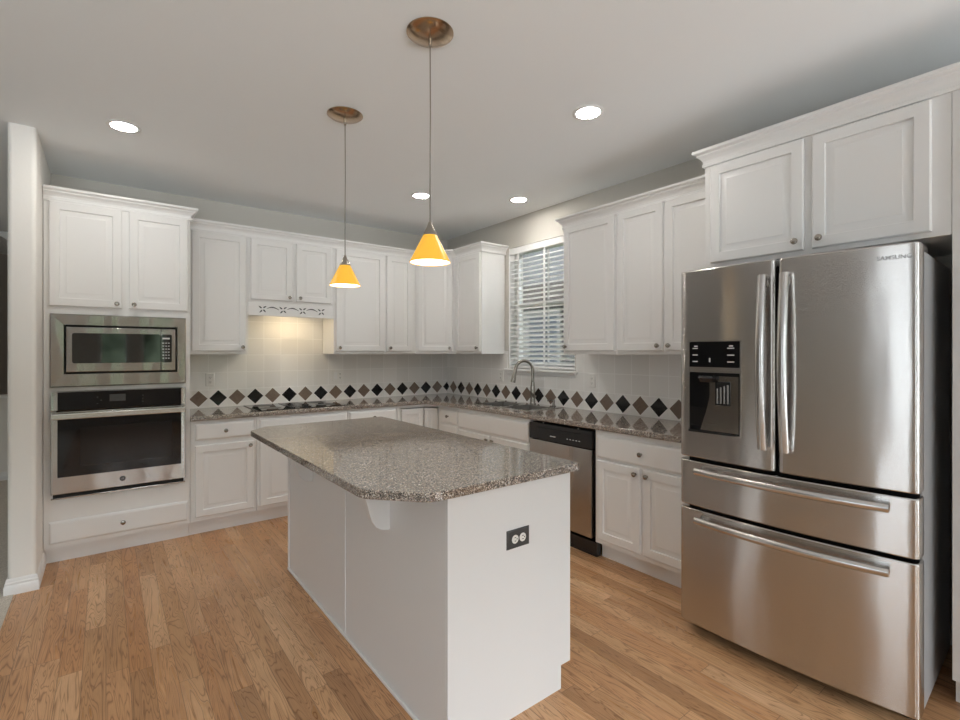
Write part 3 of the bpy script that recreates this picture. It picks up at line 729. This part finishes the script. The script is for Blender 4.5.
e = pts[-1]; dn = (pts[-1]-pts[-2]).normalized()
obj('spray_head', MB().lathe(e - dn*.005, dn, [(0, 0), (.014, 0), (.0155, .02), (.019, .07), (.0225, .105), (.0225, .125), (.019, .127), (0, .127)], 20), 'nickel', t_)
hd = Vector((-.25, -1, 0)).normalized()
obj('lever', MB().tube([FXY+Z*.075, FXY+Z*.075+hd*.045], .014, 14).tube([FXY+Z*.078+hd*.036, FXY+Z*.10+hd*.05+dr_*.03, FXY+Z*.125+hd*.056+dr_*.055], [.006, .0055, .005], 10), 'nickel', t_)
SD = Vector((3.15, 3.03, CT+.0065))
t_ = thing('soap_dispenser', 'small nickel soap dispenser right of the faucet', 'soap dispenser', SD)
obj('base', MB().lathe(SD, Z, [(0, 0), (.02, 0), (.02, .005), (.012, .01), (.0105, .045), (0, .045)], 18), 'nickel', t_)
obj('pump_spout', MB().lathe(SD+Z*.0455, Z, [(0, 0), (.012, 0), (.012, .012), (0, .013)], 16).tube([SD+Z*.052, SD+Z*.056+dr_*.03, SD+Z*.05+dr_*.06], .0055, 10), 'nickel', t_)

# ------------------------------------------------------------------ dishwasher
t_ = thing('dishwasher', 'stainless dishwasher with black control strip between sink cabinet and base cabinet', 'dishwasher', (2.9, 2.48, 0))
d0, d1 = -2.797, -2.161
obj('tub', MB().box(RT, d0+.004, d1-.004, -RD, -.02, .10, .868), 'dark', t_, smooth=False)
obj('door', MB().box(RT, d0+.012, d1-.014, -.019, .022, .135, .738, .004), 'steel2', t_)
cs = MB().box(RT, d0+.008, d1-.010, -.019, .026, .742, .866, .005)
cs = obj('control_strip', cs, 'black', t_)
hp = [RT.p(d0+.10+i*(d1-d0-.2)/16, .0262, .838-.020*math.sin(math.pi*i/16)) for i in range(17)]
obj('handle_pocket', MB().prism(hp, RT.N*.006), 'glossblack', cs, smooth=False)
mb = MB().box(RT, d0+.235, d0+.29, .0262, .0266, .780, .787)
for i in range(5): mb.box(RT, d0+.40+i*.028, d0+.412+i*.028, .0262, .0266, .782, .788)
obj('legends', mb, 'ink', cs, smooth=False)
for u in (d0+.15, d1-.14): obj('mounting_bracket', MB().box(RT, u-.006, u+.006, -.01, .012, .8665, .8745), 'handle', t_)
obj('toe_panel', MB().box(RT, d0+.006, d1-.002, -.06, -.02, .002, .128), 'black', t_, smooth=False)

# ------------------------------------------------------------------ island
IX, IY = (.942, 1.568), (1.412, 3.262); IZ = .935
t_ = thing('kitchen_island', 'white kitchen island with panelled sides standing on the oak floor', 'island', (1.25, 2.33, 0))
mb = MB().box(W, IX[0], IX[1]-.02, IY[0]+.018, IY[1], .0, .10).box(W, IX[0], IX[1], IY[0]+.018, IY[1], .10, IZ-.033)
LF = Fr((IX[0], 0), (0, 1), (-1, 0)); EF = Fr((0, IY[0]), (1, 0), (0, -1))
obj('body', MB().box(W, IX[0]+.006, IX[1]-.062, IY[0]+.014, IY[1]-.006, .001, .098).box(W, IX[0]+.006, IX[1]-.004, IY[0]+.014, IY[1]-.006, .098, IZ-.033), 'isl', t_)
mb = MB()
pts = [(IX[0], 0), (IX[1]-.056, 0), (IX[1]-.056, .098), (IX[1], .098), (IX[1], IZ-.033), (IX[0], IZ-.033)]
mb.prism([(x, IY[0]+.0135, z) for x, z in pts], (0, -.0135, 0), .0015)
obj('end_panel', mb, 'isl', t_)
ysm = 2.325
for a, b_ in ((IY[0]+.0145, ysm-.004), (ysm+.004, IY[1]-.012)):
    obj('side_panel', MB().box(LF, a, b_, -.0055, 0, .002, IZ-.034, .0008, 1), 'isl', t_)
obj('seam_strip', MB().box(LF, ysm-.006, ysm+.006, 0, .004, .018, IZ-.034, .001), 'isl', t_)
obj('corner_strip', MB().box(LF, IY[1]-.011, IY[1]+.006, -.012, .006, .002, IZ-.034, .001), 'isl', t_)
obj('base_strip', MB().box(LF, IY[0], IY[1], .0003, .011, .001, .017, .004), 'trim', t_)
obj('toe_kick', MB().box(W, IX[1]-.060, IX[1]-.05, IY[0]+.014, IY[1]-.006, .001, .098), 'isl', t_)
for y in (1.845, 2.80):
    pr = [(0, IZ-.034), (.17, IZ-.034), (.17, IZ-.055), (.155, IZ-.065), (.135, IZ-.10), (.118, IZ-.145), (.105, IZ-.19), (.092, IZ-.22), (.072, IZ-.245), (.045, IZ-.26), (.015, IZ-.266), (0, IZ-.266)]
    obj('corbel', MB().prism([LF.p(y, .0004+o_*.86, z) for o_, z in pr], (0, .038, 0), .0015), 'isl', t_)
for k in range(3):
    a = IY[0]+.05 + k*.60; fr = Fr((IX[1]-.004, 0), (0, 1), (1, 0))
    if k < 3: door(fr, t_, a, a+.56, .13, .86, (a+.5, .80))
# island worktop with clipped, rounded corners
def rounded(poly, rad, n=6):
    out = []
    for i, p in enumerate(poly):
        p = Vector(p); a = Vector(poly[i-1]); b_ = Vector(poly[(i+1) % len(poly)]); r = rad[i]
        da, db = (a-p).normalized(), (b_-p).normalized(); ang = da.angle(db); tl = r/math.tan(ang/2)
        s0, s1 = p+da*tl, p+db*tl
        for k in range(n+1):
            q = k/n; out.append(s0*(1-q)**2 + p*2*q*(1-q) + s1*q*q)
    return out
pl = [(.698, 1.585), (.868, 1.396), (1.618, 1.396), (1.618, 3.30), (.80, 3.30), (.690, 3.18)]
op = rounded(pl, [.09, .10, .022, .02, .03, .05])
b = bmesh.new(); vs = [b.verts.new((p.x, p.y, IZ-.033)) for p in op]; f = b.faces.new(vs)
r = bmesh.ops.extrude_face_region(b, geom=[f]); bmesh.ops.translate(b, verts=[v for v in r['geom'] if isinstance(v, bmesh.types.BMVert)], vec=(0, 0, .0325))
bmesh.ops.recalc_face_normals(b, faces=b.faces[:])
es = [e for e in b.edges if abs(e.verts[0].co.z-e.verts[1].co.z) < 1e-6]
bmesh.ops.bevel(b, geom=es, offset=.004, segments=2, affect='EDGES', profile=.5)
tag(obj('island_worktop', MB().merge(b), 'granite', loc=(1.15, 2.3, IZ-.033)), 'polished speckled granite top of the island with clipped corners', 'worktop')

# ------------------------------------------------------------------ outlets
def outlet(fr, u, z, label, plate='white', horiz=False, gang=1, d=.0102, switch=()):
    t_ = thing('wall_outlet', label, 'outlet', fr.p(u, d, z))
    w_, h_ = (.0575, .036) if horiz else (.035+.023*(gang-1), .0575)
    pl_ = obj('plate', MB().panel(fr, u-w_, u+w_, z-h_, z+h_, [(0, d), (0, d+.003), (.004, d+.0065), (.006, d+.007)]), plate, t_)
    for g in range(gang):
        ug = u + (g-(gang-1)/2)*.046
        if g in switch:
            obj('switch', MB().box(fr, ug-.0165, ug+.0165, d+.0071, d+.009, z-.033, z+.033, .001), 'trim', t_); continue
        for k in (-1, 1):
            c = fr.p(u+k*.0195 if horiz else ug, d+.0071, z if horiz else z+k*.0195)
            s_ = obj('socket', MB().lathe(c, fr.N, [(0, 0), (.0165, 0), (.0165, .0015), (0, .0017)], 20), 'white', t_)
            mb = MB()
            ax, az = (0, 1) if horiz else (1, 0)
            uu, zz = (u+k*.0195, z) if horiz else (ug, z+k*.0195)
            for q in (-1, 1):
                mb.box(fr, uu+q*.0065*ax-.0012-.0028*az*0-(.003 if horiz else 0), uu+q*.0065*ax+.0012+(.003 if horiz else 0), d+.0089, d+.0092, zz+q*.0065*(1-ax)*(1 if horiz else 0)-(.0012 if horiz else .004), zz+q*.0065*(1-ax)*(1 if horiz else 0)+(.0012 if horiz else .004))
            mb.lathe(fr.p(uu+(.0085 if horiz else 0), d+.0089, zz-(0 if horiz else .0085)), fr.N, [(0, 0), (.0026, 0), (.0026, .0003), (0, .0003)], 10)
            obj('slots', mb, 'dark', s_, smooth=False)
    return t_
TB = Fr((0, YB), (1, 0), (0, -1)); TR = Fr((XR, 0), (0, -1), (-1, 0))
outlet(TB, .723, 1.168, 'white wall outlet on the tile between oven tower and cooktop')
outlet(TB, 1.875, 1.17, 'white double switch and outlet plate on tile right of the cooktop', gang=2, switch=(0,))
outlet(TR, -3.83, 1.17, 'white outlet plate on the tile left of the sink window')
outlet(TR, -2.65, 1.172, 'white outlet plate on the tile right of the sink window')
outlet(EF, 1.268, .69, 'dark grey outlet plate lying sideways on the white island end', 'greyplate', True, d=.0002)

# ------------------------------------------------------------------ refrigerator
FA, FB = Vector((2.318, 1.350)), Vector((2.350, .430))
uv = (FB-FA).normalized(); FR = Fr(FA, uv, (uv.y, -uv.x)); FWD = (FB-FA).length
t_ = thing('refrigerator', 'large stainless four door refrigerator with water dispenser at the right', 'refrigerator', FR.p(FWD/2, -.35, 0))
BOW = .030
def bow(u): q = (u/FWD)*2-1; return BOW*(1-q*q)
def door_prism(u0, u1, z0, z1, rl, rr_, hole=None):
    """bowed front, rounded vertical edges, small bevel top and bottom"""
    fr_pts = []
    n = 22
    back = -.072
    us = [u0+(u1-u0)*i/n for i in range(n+1)]
    pts = [(u0, back)]
    for k in range(5):
        a = k/4*math.pi/2; pts.append((u0+rl*(1-math.cos(a)), bow(u0+rl)-rl*(1-math.sin(a))))
    pts += [(u, bow(u)) for u in us if u0+rl < u < u1-rr_]
    for k in range(5):
        a = (1-k/4)*math.pi/2; pts.append((u1-rr_*(1-math.cos(a)), bow(u1-rr_)-rr_*(1-math.sin(a))))
    pts.append((u1, back))
    cu = sum(p[0] for p in pts)/len(pts)
    def lp(ins, z):
        out = []
        for u, d in pts:
            out.append(FR.p(u + (ins if u < cu else -ins)*(1 if abs(u-cu) > (u1-u0)*.45 else 0), d - (ins if d > back+.01 else 0), z))
        return out
    return MB().loops([lp(.006, z0), lp(.002, z0+.002), lp(0, z0+.006), lp(0, z1-.006), lp(.002, z1-.002), lp(.006, z1)])
obj('body', MB().box(FR, .008, FWD-.008, -.74, -.085, .045, 1.795, .004), 'fridgeside', t_)
obj('gasket', MB().box(FR, .014, FWD-.014, -.086, -.073, .07, 1.79), 'dark', t_, smooth=False)
UM = FWD*.496                                         # split between the two upper doors
ZD = .888
obj('mullion', MB().box(FR, UM-.02, UM+.02, -.0725, -.06, .9, 1.80), 'dark', t_, smooth=False)
UM0, UM1 = UM-.006, UM+.006
ld = obj('door', door_prism(.001, UM0, ZD, 1.815, .022, .016), 'steel', t_, label='left door with dispenser')
rd = obj('door', door_prism(UM1, FWD-.001, ZD, 1.815, .016, .022), 'steel', t_)
d1_ = obj('drawer', door_prism(.001, FWD-.001, .648, .872, .022, .022), 'steel', t_)
d2_ = obj('drawer', door_prism(.001, FWD-.001, .062, .634, .022, .022), 'steel', t_)
obj('hinge_cover', MB().box(FR, FWD-.10, FWD-.010, -.21, -.074, 1.7957, 1.824, .004).box(FR, .010, .10, -.21, -.074, 1.7957, 1.824, .004), 'handle', t_)
obj('toe_grille', MB().box(FR, .02, FWD-.02, -.12, -.085, .012, .044), 'dark', t_, smooth=False)
for u in (.06, FWD-.06): obj('foot', MB().lathe(FR.p(u, -.12, 0), Z, [(0, 0), (.02, 0), (.02, .045), (0, .045)], 14), 'black', t_)
for u in (.06, FWD-.06): obj('foot', MB().lathe(FR.p(u, -.66, 0), Z, [(0, 0), (.02, 0), (.02, .045), (0, .045)], 14), 'black', t_)
def vhandle(parent, u, s_):
    z0, z1 = .985, 1.745; n = 18; pts = []
    for i in range(n+1):
        q = i/n; pts.append(FR.p(u, bow(u)+.030+.030*math.sin(math.pi*q), z0+(z1-z0)*q))
    hh = MB().tube(pts, .019, 16, .7, FR.U)
    for z in (z0+.03, z1-.03): hh.box(FR, u-.008, u+.008, bow(u)-.004, bow(u)+.036, z-.016, z+.016, .003)
    obj('handle', hh, 'handle', parent)
vhandle(ld, UM0-.040, -1); vhandle(rd, UM1+.034, 1)
def hhandle(parent, z):
    n = 24; u0, u1 = .100, FWD-.084; pts = []
    for i in range(n+1):
        q = i/n; u = u0+(u1-u0)*q; pts.append(FR.p(u, bow(u)+.028+.016*math.sin(math.pi*q), z))
    hh = MB().tube(pts, .0175, 16, .8, Z)
    for u in (u0+.03, u1-.03): hh.box(FR, u-.018, u+.018, bow(u)-.004, bow(u)+.03, z-.008, z+.008, .003)
    obj('handle', hh, 'handle', parent)
hhandle(d1_, .828); hhandle(d2_, .588)
# dispenser: u from the photo
DU0, DU1 = .058, .304; zt, zm, zb = 1.460, 1.325, 1.022
def arcslab(u0, u1, z0, z1, off, th, n=10):
    us = [u0+(u1-u0)*i/n for i in range(n+1)]
    fr_ = [(u, bow(u)+off+th) for u in us]; bk = [(u, bow(u)+off) for u in reversed(us)]
    return MB().loops([[FR.p(u, d, z) for u, d in fr_+bk] for z in (z0, z1)])
dp = obj('dispenser_surround', MB().merge(arcslab(DU0-.006, DU1+.006, zb-.008, zt+.006, .0004, .0022).bm), 'handle', ld)
obj('dispenser_display', arcslab(DU0, DU1, zm+.012, zt, .0028, .002), 'glossblack', ld)
rec = obj('dispenser_recess', arcslab(DU0, DU1, zb, zm-.014, .0028, .0008), 'glossblack', ld)
mb = MB()
for u in (DU0+.018, DU1-.055):
    for k in range(3): mb.box(FR, u, u+.034, bow(u+.02)+.0050, bow(u+.02)+.0054, zm+.036+k*.032, zm+.041+k*.032)
    mb.box(FR, u+.008, u+.026, bow(u+.02)+.0050, bow(u+.02)+.0054, zm+.110, zm+.116)
mb.box(FR, .16, .168, bow(.16)+.0050, bow(.16)+.0054, zm+.036, zm+.056)
obj('dispenser_legends', mb, 'ink', ld, smooth=False)
# sloped back of the recess, chute and paddle
bk_ = [(DU0+.085, .006), (DU1-.004, .006)]
mb = MB().prism([FR.p(u_, bow(u_)+.0040, z_) for u_, z_ in ((DU0+.058, zb+.010), (DU1-.004, zb+.010), (DU1-.004, zm-.03), (DU0+.105, zm-.03), (DU0+.105, zm-.13), (DU0+.088, zm-.20))], FR.N*.0012)
obj('dispenser_back', mb, 'steel2', rec)
obj('ice_chute', MB().lathe(FR.p(.158, .028, zm-.028), -Z, [(0, 0), (.04, 0), (.046, .012), (.036, .03), (0, .034)], 20), 'black', rec)
mb = MB().box(FR, DU0+.135, DU0+.205, bow(.2)+.004, bow(.2)+.012, zb+.135, zm-.055, .003)
pd = obj('paddle', mb, 'black', rec)
mb = MB()
for k in range(4): mb.box(FR, DU0+.143+k*.016, DU0+.150+k*.016, bow(.2)+.0122, bow(.2)+.014, zb+.145, zm-.07-.006*(3-k), .001)
obj('paddle_ribs', mb, 'handle', pd)
obj('drip_tray', MB().box(FR, DU0+.002, DU1-.002, bow(.15)-.004, bow(.15)+.012, zb-.004, zb+.008, .002), 'black', rec)
lt = text_mb('SAMSUNG', (0, 0, 0), (1, 0, 0), (0, 1, 0), .022, .0006, .0005, 1.0)
for v in lt.bm.verts:                                  # wrapped onto the bowed door
    u = .797 + v.co.x; v.co = FR.p(u, bow(u)+.0015+v.co.z, 1.757+v.co.y)
obj('lettering', lt, 'silverprint', rd, smooth=False)

# ------------------------------------------------------------------ pendant lamps and recessed lights
def pendant(x, y, label):
    t_ = thing('pendant_lamp', label, 'lamp', (x, y, CZ), 'pendant lamps over the island')
    c = Vector((x, y, 0))
    obj('canopy', MB().lathe((x, y, CZ-.0005), -Z, [(0, 0), (.098, 0), (.098, .003), (.085, .012), (.055, .021), (.02, .026), (0, .027)], 40), 'bronze', t_)
    obj('cord_grip', MB().lathe((x, y, CZ-.0275), -Z, [(0, 0), (.007, 0), (.007, .028), (.004, .032), (0, .032)], 12), 'nickel', t_)
    obj('cord', MB().tube([(x, y, CZ-.058), (x+.0015, y, 2.4), (x, y, 2.15), (x, y, 1.947)], .0028, 8), 'nickel', t_)
    obj('socket_cap', MB().lathe((x, y, 1.952), -Z, [(0, 0), (.006, 0), (.010, .012), (.030, .052), (.030, .056), (0, .056)], 24), 'nickel', t_)
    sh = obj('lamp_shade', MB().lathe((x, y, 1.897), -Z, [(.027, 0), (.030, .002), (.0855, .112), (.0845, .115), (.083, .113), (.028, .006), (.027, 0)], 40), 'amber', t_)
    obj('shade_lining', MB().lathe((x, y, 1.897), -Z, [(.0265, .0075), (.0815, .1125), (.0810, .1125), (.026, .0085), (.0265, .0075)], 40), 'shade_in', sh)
    obj('bulb', MB().lathe((x, y, 1.888), -Z, [(0, 0), (.012, .004), (.014, .02), (.024, .045), (.026, .06), (.02, .075), (0, .082)], 20), 'bulb', t_)
pendant(1.073, 1.74, 'amber glass pendant lamp over the nearer end of the island')
pendant(1.066, 2.635, 'amber glass pendant lamp over the far end of the island')
def can(x, y, label):
    t_ = thing('recessed_light', label, 'ceiling light', (x, y, CZ), 'recessed ceiling lights')
    obj('trim_ring', MB().lathe((x, y, CZ-.0005), -Z, [(.063, 0), (.086, 0), (.086, .002), (.08, .005), (.066, .004), (.063, 0)], 36), 'trim', t_)
    obj('lens', MB().lathe((x, y, CZ-.0006), -Z, [(0, 0), (.0625, 0), (.0625, .002), (0, .0025)], 32), 'can', t_)
can(.084, 3.566, 'lit recessed light in the ceiling in front of the oven tower')
can(2.13, 1.785, 'lit recessed light in the ceiling in front of the refrigerator')
can(2.13, 3.60, 'lit recessed light in the ceiling near the far corner')
can(2.868, 3.178, 'lit recessed light in the ceiling right by the sink window')
can(-1.3, 5.9, 'added unseen recessed light in the ceiling of the carpeted room beyond the wall end')  # out of view, added to light the carpet and knee wall
# hood insert behind the valance
t_ = thing('range_hood', 'range hood insert glowing warm behind the carved valance above the cooktop', 'hood', (1.34, 4.68, 1.76))
obj('housing', MB().box(W, 1.0, 1.69, 4.56, 4.82, 1.765, 1.843), 'steel2', t_, smooth=False)
obj('lens', MB().box(W, 1.20, 1.55, 4.60, 4.68, 1.760, 1.7645), 'hoodlens', t_, smooth=False)
